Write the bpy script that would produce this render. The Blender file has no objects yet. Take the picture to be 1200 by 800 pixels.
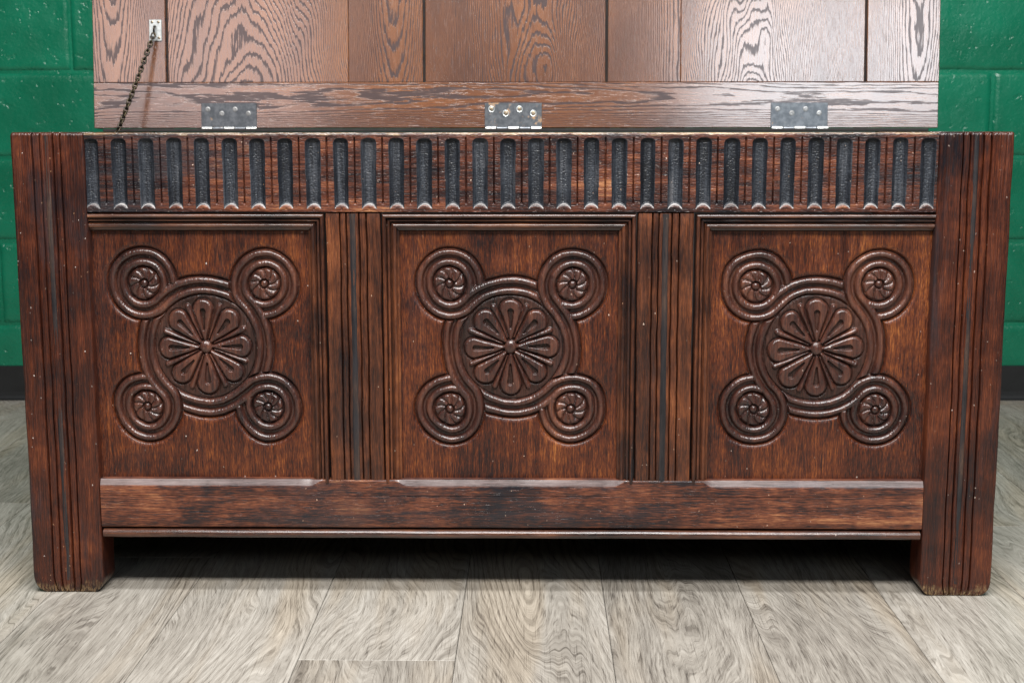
import bpy, math, random
import numpy as np
from mathutils import Vector, Matrix

random.seed(7)
RNG = np.random.default_rng(11)
S = bpy.context.scene
C = S.collection

# ------------------------------------------------------------------ camera, light, exposure
cam_d = bpy.data.cameras.new('camera')
cam = bpy.data.objects.new('camera', cam_d)
C.objects.link(cam)
S.camera = cam
cam_d.sensor_width = 36.0
cam_d.lens = 50.0
cam_d.clip_start, cam_d.clip_end = 0.05, 60.0
PITCH, YAW, ROLL = 0.15692, -0.01576, -0.00077
fwd = Vector((math.sin(YAW) * math.cos(PITCH), math.cos(YAW) * math.cos(PITCH), -math.sin(PITCH)))
rgt = Vector((math.cos(YAW), -math.sin(YAW), 0))
up = rgt.cross(fwd)
cr, sr = math.cos(ROLL), math.sin(ROLL)
rgt, up = cr * rgt + sr * up, -sr * rgt + cr * up
cm = Matrix((rgt, up, -fwd)).transposed().to_4x4()
cm.translation = (0.03513, -2.02477, 0.70037)
cam.matrix_world = cm
cam_d.dof.use_dof = True
cam_d.dof.focus_distance = 2.06
cam_d.dof.aperture_fstop = 9.0

w = bpy.data.worlds.new('World')
S.world = w
w.use_nodes = True
bg = w.node_tree.nodes['Background']
bg.inputs[0].default_value = (0.88, 0.94, 1.0, 1)
bg.inputs[1].default_value = 0.025
S.view_settings.view_transform = 'Standard'
S.view_settings.look = 'None'
S.view_settings.exposure = 0.0
S.view_settings.gamma = 1.0
S.cycles.max_bounces = 6
S.cycles.use_denoising = True


def area(name, loc, target, sx, sy, power, col):
    d = bpy.data.lights.new(name, 'AREA')
    d.shape = 'RECTANGLE'
    d.size, d.size_y, d.energy, d.color = sx, sy, power, col
    o = bpy.data.objects.new(name, d)
    C.objects.link(o)
    o.location = loc
    o.rotation_euler = (Vector(target) - Vector(loc)).to_track_quat('-Z', 'Y').to_euler()
    return o


area('overhead_strip_light', (0.1, -1.95, 2.65), (0.05, 0.0, 0.2), 2.3, 0.5, 163, (1.0, 0.975, 0.94))
area('overhead_strip_light', (0.1, -0.62, 2.65), (0.05, 0.0, 0.3), 2.3, 0.30, 70, (0.97, 0.985, 1.0))  # added strip, no known fixture: strengthens the relief of the carving
area('softbox_light', (1.22, -2.6, 1.50), (0.2, 0.3, 0.75), 1.15, 0.65, 11.5, (0.80, 0.92, 1.0))
area('softbox_light', (-1.30, -2.6, 1.50), (-0.2, 0.3, 0.75), 1.0, 0.65, 3.2, (1.0, 0.95, 0.99))


# ------------------------------------------------------------------ node helper
class NT:
    def __init__(s, name):
        s.m = bpy.data.materials.new(name)
        s.m.use_nodes = True
        s.t = s.m.node_tree
        s.t.nodes.clear()
        s.out = s.t.nodes.new('ShaderNodeOutputMaterial')
        s.b = s.t.nodes.new('ShaderNodeBsdfPrincipled')
        s.t.links.new(s.b.outputs[0], s.out.inputs[0])

    def put(s, sock, v):
        if hasattr(v, 'is_output'):
            s.t.links.new(v, sock)
        elif v is not None:
            if isinstance(v, (tuple, list)) and sock.type == 'RGBA' and len(v) == 3:
                v = (*v, 1)
            sock.default_value = v

    def n(s, typ, ins=None, **kw):
        nd = s.t.nodes.new(typ)
        for k, v in kw.items():
            setattr(nd, k, v)
        for k, v in (ins or {}).items():
            s.put(nd.inputs[k], v)
        return nd

    def math(s, op, a, b=None, c=None, clamp=False):
        nd = s.n('ShaderNodeMath', operation=op, use_clamp=clamp)
        for i, v in enumerate((a, b, c)):
            if v is not None:
                s.put(nd.inputs[i], v)
        return nd.outputs[0]

    def add(s, *a):
        r = a[0]
        for x in a[1:]:
            r = s.math('ADD', r, x)
        return r

    def mul(s, a, b):
        return s.math('MULTIPLY', a, b)

    def vadd(s, a, b):
        nd = s.n('ShaderNodeVectorMath', operation='ADD')
        s.put(nd.inputs[0], a); s.put(nd.inputs[1], b)
        return nd.outputs[0]

    def vmul(s, a, b):
        nd = s.n('ShaderNodeVectorMath', operation='MULTIPLY')
        s.put(nd.inputs[0], a); s.put(nd.inputs[1], b)
        return nd.outputs[0]

    def attr(s, name):
        return s.n('ShaderNodeAttribute', attribute_type='OBJECT', attribute_name=name).outputs['Fac']

    def comb(s, x, y, z):
        nd = s.n('ShaderNodeCombineXYZ')
        for i, v in enumerate((x, y, z)):
            s.put(nd.inputs[i], v)
        return nd.outputs[0]

    def coord(s):
        return s.n('ShaderNodeTexCoord').outputs['Object']

    def sep(s, v):
        nd = s.n('ShaderNodeSeparateXYZ')
        s.put(nd.inputs[0], v)
        return nd.outputs

    def noise(s, v, scale=1.0, detail=3.0, rough=0.55, dist=0.0):
        return s.n('ShaderNodeTexNoise', {'Vector': v, 'Scale': scale, 'Detail': detail, 'Roughness': rough, 'Distortion': dist}).outputs[0]

    def ss(s, v, a, b, lo=0.0, hi=1.0):
        nd = s.n('ShaderNodeMapRange', interpolation_type='SMOOTHSTEP')
        for i, x in enumerate((v, a, b, lo, hi)):
            s.put(nd.inputs[i], x)
        return nd.outputs[0]

    def ramp(s, v, stops):
        nd = s.n('ShaderNodeValToRGB')
        e = nd.color_ramp.elements
        while len(e) < len(stops):
            e.new(0.5)
        for el, (p, c) in zip(e, stops):
            el.position = p
            el.color = (*c, 1)
        s.put(nd.inputs[0], v)
        return nd.outputs[0]

    def mix(s, f, a, b, blend='MIX'):
        nd = s.n('ShaderNodeMix', data_type='RGBA', blend_type=blend)
        s.put(nd.inputs[0], f); s.put(nd.inputs[6], a); s.put(nd.inputs[7], b)
        return nd.outputs[2]

    def bump(s, h, strength, dist, normal=None):
        nd = s.n('ShaderNodeBump', {'Height': h, 'Strength': strength, 'Distance': dist})
        if normal is not None:
            s.put(nd.inputs['Normal'], normal)
        return nd.outputs[0]

    def fin(s, col, rough, normal=None, **kw):
        s.put(s.b.inputs['Base Color'], col)
        s.put(s.b.inputs['Roughness'], rough)
        if normal is not None:
            s.put(s.b.inputs['Normal'], normal)
        for k, v in kw.items():
            s.put(s.b.inputs[k.replace('_', ' ')], v)
        return s.m


def seeded(t):
    sd = t.attr('grain_seed')
    return t.vadd(t.coord(), t.comb(t.mul(sd, 1.37), t.mul(sd, 0.71), t.mul(sd, 2.13)))


def old_oak(name, axis='z', stops=None, specks=0.5, rough=(0.26, 0.46), bump=0.5, stain=0.4, coat=0.12, streak=1.0, foot=False, big=0.40, fib=0.40, blot=0.85):
    """dark waxed oak: fibres along an axis, patina blotches, black stain, small chipped specks"""
    t = NT(name)
    v = seeded(t)
    ax = {'z': (1, 1, 0.035), 'x': (0.035, 1, 1)}[axis]
    sc = lambda k, e=1.0: t.vmul(v, tuple(k * (a if a == 1 else a * e) for a in ax))
    f1 = t.noise(sc(430), 1, 3, 0.7)
    f2 = t.noise(sc(95), 1, 4, 0.65, 0.4)
    f3 = t.noise(sc(24, 2.5), 1, 3, 0.6, 0.8)
    bl = t.noise(v, 8, 5, 0.66, 0.3)
    f0 = t.noise(sc(900, 2.0), 1, 2, 0.7)
    val = t.add(t.mul(f0, fib), t.mul(f1, 0.55 * streak), t.mul(f2, 0.60 * streak), t.mul(f3, big), t.mul(bl, blot))
    val = t.math('SUBTRACT', val, 0.5 * (fib + 1.15 * streak + big + blot) - 0.5)
    stops = stops or [(0.28, (0.010, 0.007, 0.008)), (0.42, (0.036, 0.011, 0.007)), (0.55, (0.082, 0.021, 0.009)),
                      (0.69, (0.165, 0.045, 0.012)), (0.86, (0.32, 0.115, 0.028))]
    col = t.ramp(val, stops)
    # black-blue wax stain in long patches
    st = t.ss(t.noise(t.vmul(v, tuple(13 * (a if a == 1 else 0.22) for a in ax)), 1, 5, 0.7, 0.5), 0.52, 0.66)
    col = t.mix(t.mul(st, stain), col, (0.020, 0.021, 0.026))
    if foot:                                                # kicked and scuffed to bare wood near the floor
        zz = t.sep(t.coord())[2]
        wr = t.ss(t.add(zz, t.mul(t.noise(v, 60, 4, 0.7), 0.05)), 0.026, 0.045, 1.0, 0.0)
        col = t.mix(t.mul(wr, t.ss(f1, 0.40, 0.62)), col, (0.27, 0.175, 0.085))
    # open pores
    po = t.ss(t.noise(sc(620, 1.4), 1, 2, 0.6), 0.60, 0.72)
    col = t.mix(t.mul(po, 0.45), col, (0.010, 0.007, 0.006))
    # pale chips
    if specks > 0:
        vw = t.vadd(v, t.comb(t.mul(f1, 0.004), 0.0, t.mul(t.noise(v, 700, 2, 0.5), 0.005)))
        vo = t.n('ShaderNodeTexVoronoi', {'Vector': vw, 'Scale': 130.0, 'Randomness': 1.0}, feature='F1')
        rnd = t.sep(vo.outputs['Color'])
        sp = t.mul(t.mul(t.ss(t.noise(v, 14, 3, 0.6), 0.42, 0.58),
                         t.ss(vo.outputs['Distance'], t.mul(rnd[2], 0.06), t.add(0.05, t.mul(rnd[2], 0.13)), 1.0, 0.0)),
                   t.ss(rnd[0], 1.0 - 0.9 * specks, 1.0 - 0.8 * specks))
        col = t.mix(sp, col, t.mix(rnd[1], (0.55, 0.30, 0.16), (0.62, 0.56, 0.52)))
    rg = t.ss(t.add(t.mul(f2, 0.6), t.mul(bl, 0.4)), 0.35, 0.65, rough[0], rough[1])
    h = t.add(t.mul(f1, 0.6), t.mul(f2, 0.6), t.mul(po, -0.6))
    return t.fin(col, rg, t.bump(h, bump, 0.0008), Coat_Weight=coat, Coat_Roughness=0.2, Specular_IOR_Level=0.34)


def figured_oak(name, axis='z'):
    """flat-sawn lid boards with cathedral figure; board centre and figure come from the object's attributes"""
    t = NT(name)
    x, y, z = t.sep(t.coord())
    a, l = (x, z) if axis == 'z' else (z, x)
    sd = t.attr('grain_seed')
    a = t.math('SUBTRACT', a, t.attr('grain_centre'))
    u = t.mul(a, t.attr('grain_across'))
    vec = lambda ka, kl: t.comb(t.add(t.mul(a, ka), t.mul(sd, 3.1)), t.mul(sd, 1.7), t.add(t.mul(l, kl), t.mul(sd, 5.3)))
    low = t.noise(vec(8, 3.0) if axis == 'z' else vec(13, 1.5), 1, 2, 0.5, 0.1)
    jag = t.noise(vec(260, 24), 1, 2, 0.6)
    jag2 = t.noise(vec(70, 16), 1, 2, 0.5)
    g = t.add(t.mul(u, u), t.mul(l, t.attr('grain_along')), t.mul(low, t.attr('grain_wild')), t.mul(jag, 0.9), t.mul(jag2, 0.5))
    fr = t.math('FRACT', g)
    line = t.mul(t.ss(fr, 0.40, 0.88), t.ss(fr, 0.92, 1.0, 1.0, 0.0))
    dash = t.noise(vec(420, 32), 1, 3, 0.7)
    dash2 = t.noise(vec(900, 60), 1, 2, 0.6)
    pore = t.ss(t.add(t.mul(line, 0.36), t.mul(dash, 0.75), t.mul(dash2, 0.35)), 0.67, 0.82)
    fine = t.ss(t.add(t.mul(dash, 0.6), t.mul(dash2, 0.4)), 0.54, 0.66)
    blot = t.noise(vec(11, 4), 1, 3, 0.6)
    tone = t.add(t.mul(dash, 0.35), t.mul(dash2, 0.25), t.mul(blot, 0.5), t.mul(t.attr('grain_tone'), 1.0))
    col = t.ramp(tone, [(0.30, (0.060, 0.020, 0.008)), (0.50, (0.150, 0.050, 0.017)), (0.66, (0.245, 0.090, 0.030)), (0.85, (0.34, 0.15, 0.06))])
    col = t.mix(t.mul(fine, 0.58), col, (0.085, 0.050, 0.042))
    col = t.mix(t.mul(line, 0.30), col, (0.10, 0.062, 0.052))
    col = t.mix(t.mul(pore, 0.80), col, (0.034, 0.030, 0.036))
    rg = t.add(0.23, t.mul(pore, 0.35), t.mul(fine, 0.12))
    h = t.add(t.mul(pore, -1.0), t.mul(fine, -0.4), t.mul(dash2, 0.25))
    return t.fin(col, rg, t.bump(h, 0.5, 0.0006), Specular_IOR_Level=t.math('SUBTRACT', 0.95, t.mul(pore, 0.75)),
                 Coat_Weight=t.math('SUBTRACT', 1.0, t.mul(pore, 0.72)), Coat_IOR=2.3, Coat_Roughness=0.17)


def plank_vinyl(name):
    """limed oak floor plank printed with wandering growth rings"""
    t = NT(name)
    x, y, z = t.sep(t.coord())
    sd = t.attr('grain_seed')
    vec = lambda ka, kl: t.comb(t.add(t.mul(x, ka), t.mul(sd, 7.1)), t.add(t.mul(y, kl), t.mul(sd, 4.3)), t.mul(sd, 1.9))
    low = t.noise(vec(6.0, 1.5), 1, 1.0, 0.4, 0.2)
    g = t.add(t.mul(low, 19.0), t.mul(t.noise(vec(22, 1.3), 1, 2, 0.5), 3.0), t.mul(x, 66.0))
    gj = t.add(g, t.mul(t.noise(vec(90, 12), 1, 2, 0.6), 0.30))
    fr = t.math('FRACT', gj)
    zone = t.ss(t.noise(vec(7, 1.6), 1, 2, 0.5), 0.42, 0.60)
    line = t.mul(t.mul(t.ss(fr, 0.50, 0.86), t.ss(fr, 0.90, 1.0, 1.0, 0.0)), t.add(0.15, t.mul(zone, 0.85)))
    # fibres run with the figure: noise laid along the rings
    along = lambda kg, kl, o: t.noise(t.comb(t.add(t.mul(g, kg), t.mul(sd, 9.7), o), t.add(t.mul(y, kl), t.mul(x, kl * 0.4)), t.mul(sd, 2.3)), 1, 2, 0.62)
    f1 = along(8.0, 26, 0.0)
    f2 = along(3.2, 9, 4.0)
    f3 = along(0.7, 2.6, 9.0)
    bl = t.noise(vec(12, 2.2), 1, 4, 0.6)
    val = t.add(t.mul(f1, 0.42), t.mul(f2, 0.34), t.mul(f3, 0.22), t.mul(bl, 0.40), t.mul(line, -0.16), t.mul(t.attr('grain_tone'), 1.0), -0.13)
    fib = t.ss(along(6.5, 20, 17.0), 0.56, 0.64)
    por = t.ss(t.noise(vec(640, 13), 1, 2, 0.6), 0.58, 0.65)
    val = t.add(val, t.mul(fib, -0.13), t.mul(por, -0.16))
    col = t.ramp(val, [(0.16, (0.066, 0.057, 0.048)), (0.35, (0.165, 0.147, 0.125)), (0.54, (0.298, 0.273, 0.237)), (0.78, (0.47, 0.44, 0.393))])
    warm = t.ss(t.noise(vec(9, 1.0), 1, 3, 0.6), 0.46, 0.62)
    col = t.mix(t.mul(warm, 0.6), col, t.mix(1.0, col, (1.0, 0.90, 0.77), 'MULTIPLY'))
    h = t.add(t.mul(f1, 0.6), t.mul(fib, -0.6), t.mul(por, -0.6), t.mul(line, -0.5))
    return t.fin(col, t.add(0.42, t.mul(f2, 0.2)), t.bump(h, 0.25, 0.0005), Specular_IOR_Level=0.45)


def green_paint():
    t = NT('green_gloss_paint')
    v = seeded(t)
    n1 = t.noise(v, 26, 4, 0.62)
    n2 = t.noise(v, 150, 3, 0.6)
    n3 = t.noise(v, 7, 3, 0.5)
    col = t.mix(t.ss(n3, 0.3, 0.7), (0.0025, 0.110, 0.056), (0.005, 0.150, 0.080))
    pit = t.ss(t.noise(v, 55, 2, 0.5), 0.28, 0.36, 0.0, 1.0)
    h = t.add(t.mul(n1, 1.4), t.mul(n2, 0.5), t.mul(pit, 0.6))
    return t.fin(col, t.add(0.22, t.mul(n1, 0.12)), t.bump(h, 0.45, 0.0035), Specular_IOR_Level=0.5)


def simple(name, col, rough=0.5, metal=0.0, var=0.3, scale=60, bump=0.2, tint=None):
    t = NT(name)
    v = seeded(t)
    n = t.noise(v, scale, 5, 0.65)
    c2 = tint or tuple(c * (1 - var) for c in col)
    return t.fin(t.mix(t.ss(n, 0.4, 0.62), col, c2), t.add(rough - 0.1, t.mul(n, 0.2)), t.bump(n, bump, 0.0006), Metallic=metal)


def steel_leaf():
    t = NT('hinge_steel')
    v = seeded(t)
    n = t.noise(v, 34, 5, 0.7)
    rust = t.ss(t.add(n, t.mul(t.attr('rust'), 0.16)), 0.60, 0.68)
    col = t.mix(t.ss(t.noise(v, 120, 4, 0.6), 0.35, 0.7), (0.10, 0.108, 0.12), (0.17, 0.18, 0.195))
    col = t.mix(rust, col, (0.33, 0.19, 0.09))
    return t.fin(col, t.add(0.34, t.mul(rust, 0.4)), t.bump(n, 0.2, 0.0005), Metallic=t.math('SUBTRACT', 0.75, t.mul(rust, 0.7)))


M = {}
M['post'] = old_oak('dark_oak_vertical', 'z', [(0.26, (0.009, 0.007, 0.009)), (0.42, (0.030, 0.010, 0.007)), (0.56, (0.068, 0.017, 0.008)),
                    (0.70, (0.13, 0.034, 0.012)), (0.86, (0.27, 0.09, 0.028))], specks=0.48, stain=0.55, streak=0.5, foot=True, big=0.3, fib=0.6)
M['rail'] = old_oak('dark_oak_horizontal', 'x', [(0.32, (0.010, 0.008, 0.010)), (0.44, (0.034, 0.013, 0.010)), (0.55, (0.078, 0.023, 0.013)),
                    (0.66, (0.145, 0.045, 0.021)), (0.80, (0.33, 0.14, 0.06))], specks=0.5, stain=0.6, bump=0.9)
M['low_rail'] = old_oak('worn_low_rail_oak', 'x', [(0.32, (0.014, 0.012, 0.015)), (0.43, (0.045, 0.018, 0.013)), (0.53, (0.115, 0.036, 0.020)),
                        (0.64, (0.19, 0.064, 0.031)), (0.78, (0.36, 0.155, 0.068))], specks=0.5, stain=0.6, bump=0.9, fib=0.7, streak=0.85)
M['panel'] = old_oak('panel_oak', 'z', specks=0.2, stain=0.15, streak=0.62, coat=0.10, big=0.25, fib=0.85, blot=0.62)
M['muntin'] = old_oak('muntin_oak', 'z', [(0.26, (0.010, 0.008, 0.009)), (0.42, (0.036, 0.014, 0.009)), (0.56, (0.082, 0.027, 0.013)),
                      (0.70, (0.15, 0.046, 0.017)), (0.86, (0.27, 0.10, 0.034))], specks=0.25, stain=0.4, streak=0.7, fib=0.6, blot=0.9)
M['moulding_x'] = old_oak('moulding_oak', 'x', [(0.26, (0.012, 0.008, 0.008)), (0.45, (0.045, 0.018, 0.012)), (0.62, (0.11, 0.04, 0.02)),
                          (0.82, (0.24, 0.10, 0.045))], specks=0.15, stain=0.45, rough=(0.22, 0.38), coat=0.6)
M['carved'] = old_oak('carved_oak', 'z', [(0.26, (0.014, 0.009, 0.009)), (0.42, (0.036, 0.014, 0.011)), (0.58, (0.072, 0.026, 0.017)),
                      (0.74, (0.125, 0.045, 0.025)), (0.9, (0.22, 0.09, 0.045))], specks=0.25, stain=0.25, rough=(0.26, 0.44), coat=0.6, bump=0.42)
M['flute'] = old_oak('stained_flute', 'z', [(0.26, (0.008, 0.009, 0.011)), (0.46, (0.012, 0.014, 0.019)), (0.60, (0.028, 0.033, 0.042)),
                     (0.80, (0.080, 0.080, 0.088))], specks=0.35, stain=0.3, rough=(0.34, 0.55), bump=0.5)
M['sunk'] = old_oak('stained_shaded_oak', 'z', [(0.26, (0.010, 0.007, 0.006)), (0.45, (0.028, 0.013, 0.010)), (0.62, (0.058, 0.024, 0.017)), (0.85, (0.11, 0.046, 0.028))], specks=0.2, stain=0.3, bump=1.0)  # stained ring ground; also shade painted into petal slots and edge cuts
M['reed'] = old_oak('stained_reed', 'z', [(0.26, (0.008, 0.008, 0.010)), (0.46, (0.019, 0.018, 0.020)), (0.62, (0.040, 0.026, 0.022)),
                     (0.85, (0.12, 0.065, 0.04))], specks=0.3, stain=0.5, rough=(0.32, 0.5), coat=0.1)
M['worn_sheen'] = old_oak('worn_sheen_edge', 'x', [(0.26, (0.05, 0.035, 0.033)), (0.5, (0.14, 0.10, 0.095)), (0.8, (0.26, 0.20, 0.19))], specks=0, stain=0.3, rough=(0.26, 0.42), coat=0.6, bump=0.4)  # chamfer rubbed smooth; its pale tone paints in the overhead reflection
M['bare'] = old_oak('bare_worn_oak', 'x', [(0.3, (0.06, 0.035, 0.02)), (0.48, (0.17, 0.10, 0.05)), (0.7, (0.34, 0.23, 0.12))], specks=0.2, stain=0.5, coat=0.4)
M['lip'] = old_oak('worn_highlit_lip', 'x', [(0.3, (0.11, 0.095, 0.09)), (0.5, (0.23, 0.215, 0.21)), (0.75, (0.38, 0.36, 0.35))], specks=0, stain=0.25)  # pale from wear, with the ramp's highlight painted in
M['inside'] = old_oak('raw_inner_oak', 'x', [(0.26, (0.05, 0.03, 0.02)), (0.5, (0.12, 0.07, 0.04)), (0.8, (0.22, 0.13, 0.08))], specks=0, stain=0.2)
M['lid_z'] = figured_oak('figured_oak_upright', 'z')
M['lid_x'] = figured_oak('figured_oak_lengthwise', 'x')
M['plank'] = plank_vinyl('limed_oak_plank')
M['green'] = green_paint()
M['black_rubber'] = simple('black_rubber', (0.012, 0.013, 0.014), 0.45, 0, 0.3, 30, 0.15)
M['subfloor'] = simple('subfloor', (0.10, 0.09, 0.08), 0.8)
M['steel'] = steel_leaf()
M['bright'] = simple('bright_steel', (0.72, 0.72, 0.70), 0.3, 0.9, 0.35, 200)
M['dull'] = simple('dull_steel', (0.36, 0.36, 0.36), 0.4, 0.8, 0.4, 200)
M['zinc'] = simple('zinc_plate', (0.70, 0.73, 0.72), 0.35, 0.8, 0.25, 150)
M['screw'] = simple('worn_screw', (0.30, 0.24, 0.17), 0.4, 0.7, 0.5, 300)
M['chain'] = simple('blackened_brass', (0.022, 0.019, 0.016), 0.32, 0.8, 0.5, 90, 0.2, tint=(0.05, 0.038, 0.02))
M['gap'] = simple('gap_shade', (0.015, 0.011, 0.010), 0.8)  # near-black colour stands in for shade in gaps, chest back and underside


# ------------------------------------------------------------------ mesh helpers
def mesh_np(name, V, F, smooth=True, normals=None):
    """V (n,3), F (m,4) quads as numpy arrays"""
    me = bpy.data.meshes.new(name)
    me.vertices.add(len(V))
    me.vertices.foreach_set('co', np.ascontiguousarray(V, dtype=np.float32).ravel())
    me.loops.add(F.size)
    me.loops.foreach_set('vertex_index', F.astype(np.int32).ravel())
    me.polygons.add(len(F))
    me.polygons.foreach_set('loop_start', np.arange(0, F.size, F.shape[1], dtype=np.int32))
    me.polygons.foreach_set('use_smooth', np.full(len(F), smooth, dtype=bool))
    me.update(calc_edges=True)
    if normals is not None:
        me.normals_split_custom_set_from_vertices(normals.tolist())
    return me


def link(name, me, mat, parent=None, loc=None, seed=0.0):
    o = bpy.data.objects.new(name, me)
    C.objects.link(o)
    if mat is not None:
        me.materials.clear()
        me.materials.append(mat)
    if parent is not None:
        o.parent = parent
    if loc is not None:
        o.location = loc
    o['grain_seed'] = float(seed)
    return o


def copy_of(src, parent, loc=None, rot=None, seed=None):
    o = src.copy()
    C.objects.link(o)
    o.parent = parent
    if loc is not None:
        o.location = loc
    if rot is not None:
        o.rotation_euler = rot
    if seed is not None:
        o['grain_seed'] = float(seed)
    return o


def polys(name, V, F, smooth=False):
    me = bpy.data.meshes.new(name)
    me.from_pydata([tuple(v) for v in V], [], F)
    if smooth:
        me.polygons.foreach_set('use_smooth', [True] * len(me.polygons))
    me.update()
    return me


def box_geo(x0, x1, y0, y1, z0, z1, b=0.0):
    """box with chamfered edges (12 + 6 + 8 faces)"""
    if b <= 0:
        V = [(x, y, z) for x in (x0, x1) for y in (y0, y1) for z in (z0, z1)]
        F = [(0, 1, 3, 2), (4, 6, 7, 5), (0, 4, 5, 1), (2, 3, 7, 6), (0, 2, 6, 4), (1, 5, 7, 3)]
        return V, F
    V, idx = [], {}
    xs, ys, zs = (x0, x1), (y0, y1), (z0, z1)
    for i in (0, 1):
        for j in (0, 1):
            for k in (0, 1):
                sx, sy, sz = (1, -1)[i], (1, -1)[j], (1, -1)[k]
                for ax, p in enumerate(((xs[i], ys[j] + sy * b, zs[k] + sz * b), (xs[i] + sx * b, ys[j], zs[k] + sz * b),
                                        (xs[i] + sx * b, ys[j] + sy * b, zs[k]))):
                    idx[i, j, k, ax] = len(V)
                    V.append(p)
    F = []
    for i in (0, 1):
        q = [idx[i, j, k, 0] for j, k in ((0, 0), (0, 1), (1, 1), (1, 0))]
        F.append(q if i == 0 else q[::-1])
        q = [idx[j, i, k, 1] for j, k in ((0, 0), (1, 0), (1, 1), (0, 1))]
        F.append(q if i == 0 else q[::-1])
        q = [idx[j, k, i, 2] for j, k in ((0, 0), (0, 1), (1, 1), (1, 0))]
        F.append(q if i == 0 else q[::-1])
    for i in (0, 1):
        for j in (0, 1):
            F.append([idx[i, j, 0, 0], idx[i, j, 1, 0], idx[i, j, 1, 1], idx[i, j, 0, 1]])
            F.append([idx[i, 0, j, 0], idx[i, 1, j, 0], idx[i, 1, j, 2], idx[i, 0, j, 2]])
            F.append([idx[0, i, j, 1], idx[1, i, j, 1], idx[1, i, j, 2], idx[0, i, j, 2]])
            for k in (0, 1):
                F.append([idx[i, j, k, a] for a in (0, 1, 2)])
    return V, F


def fix(me):
    import bmesh
    bm = bmesh.new()
    bm.from_mesh(me)
    bmesh.ops.recalc_face_normals(bm, faces=bm.faces)
    bm.to_mesh(me)
    bm.free()
    return me


def box(name, x0, x1, y0, y1, z0, z1, mat, parent=None, b=0.0015, seed=0.0):
    return link(name, fix(polys(name, *box_geo(x0, x1, y0, y1, z0, z1, b))), mat, parent, seed=seed)


def relief(name, X, Z, H, ybase, groups, parent):
    """split one carved height field (metres towards the viewer) into objects by face label.
    groups: list of (mask over faces, name, material, parent or None, seed); the first entry is the ground and becomes the parent"""
    nz, nx = H.shape
    step_x, step_z = X[1] - X[0], Z[1] - Z[0]
    gz, gx = np.gradient(H, step_z, step_x)
    N = np.stack([-gx, -np.ones_like(H), -gz], -1).reshape(-1, 3)     # surface y = ybase - H, facing -y
    N /= np.linalg.norm(N, axis=1, keepdims=True)
    XX, ZZ = np.meshgrid(X, Z)
    V = np.stack([XX, ybase - H, ZZ], -1).reshape(-1, 3)
    i = np.arange(nz * nx).reshape(nz, nx)
    Q = np.stack([i[:-1, :-1], i[:-1, 1:], i[1:, 1:], i[1:, :-1]], -1)
    root = None
    for mask, nm, mat, seed in groups:
        f = Q[mask]
        if len(f) == 0:
            continue
        used, invx = np.unique(f, return_inverse=True)
        o = link(nm, mesh_np(nm, V[used], invx.reshape(f.shape), True, N[used]), mat, root if root else parent, seed=seed)
        if root is None:
            root = o
    return root


def sstep(a, b, x):
    t = np.clip((x - a) / (b - a), 0, 1)
    return t * t * (3 - 2 * t)


def smooth_noise(shape, sig, rng):
    """cheap smoothed noise by repeated box filtering; sig = (rows, columns) in samples"""
    a = rng.standard_normal(shape)
    for ax, s in enumerate(sig):
        k = max(1, int(s))
        if k > 1:
            ker = np.hanning(k + 2)[1:-1]
            ker /= ker.sum()
            a = np.apply_along_axis(lambda m: np.convolve(m, ker, 'same'), ax, a)
    return a / a.std()


# ------------------------------------------------------------------ the setting
YB, TW = 1.482, 0.0118                       # wall distance at x = 0 and its slope in x
wall = bpy.data.objects.new('wall', None)
C.objects.link(wall)
wall.location = (0, YB, 0)
wall.rotation_euler = (0, 0, math.atan(TW))
wall['kind'] = 'structure'
wall['label'] = 'glossy green painted concrete block wall behind the chest'
wall['category'] = 'wall'
PZ, Z0, LB = 0.2055, -0.0155, 0.4064
box('mortar', -2.5, 2.5, 0.0035, 0.12, 0, 2.05, M['green'], wall, 0)


def block_mesh(wd, ht, rng):
    """painted block face: cushioned edges, slightly wavy"""
    n, m = 25, 13
    u = np.linspace(-1, 1, n); v = np.linspace(-1, 1, m)
    e = lambda t: np.sign(t) * (1 - (1 - np.abs(t)) ** 1.9)
    X = e(u) * wd / 2; Z = e(v) * ht / 2
    XX, ZZ = np.meshgrid(X, Z)
    d = np.minimum(wd / 2 - np.abs(XX), ht / 2 - np.abs(ZZ))
    Y = 0.0065 * (1 - np.clip(d / 0.007, 0, 1)) ** 2.2 + 0.0005 * smooth_noise(XX.shape, (3, 3), rng)
    V = np.stack([XX, Y, ZZ], -1).reshape(-1, 3)
    i = np.arange(n * m).reshape(m, n)
    Q = np.stack([i[:-1, :-1], i[:-1, 1:], i[1:, 1:], i[1:, :-1]], -1).reshape(-1, 4)
    return mesh_np('block', V, Q, True)


protos = [block_mesh(LB - 0.004, PZ - 0.004, np.random.default_rng(s)) for s in range(5)]
for p_ in protos:
    p_.materials.append(M['green'])
for r in range(10):
    off = -1.088 if r % 2 == 0 else -1.088 + LB / 2
    for k in range(-3, 9):
        xc = off + LB * (k + 0.5)
        zc = Z0 + PZ * (r + 0.5)
        if abs(xc) > 2.3:
            continue
        o = bpy.data.objects.new('block', protos[random.randrange(5)])
        C.objects.link(o)
        o.parent = wall
        o.location = (xc + random.uniform(-.001, .001), random.uniform(-.0012, .0008), zc + random.uniform(-.001, .001))
        o.rotation_euler = (random.uniform(-.004, .004), random.uniform(-.003, .003), random.uniform(-.003, .003))
        o['grain_seed'] = random.uniform(0, 9)

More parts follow.
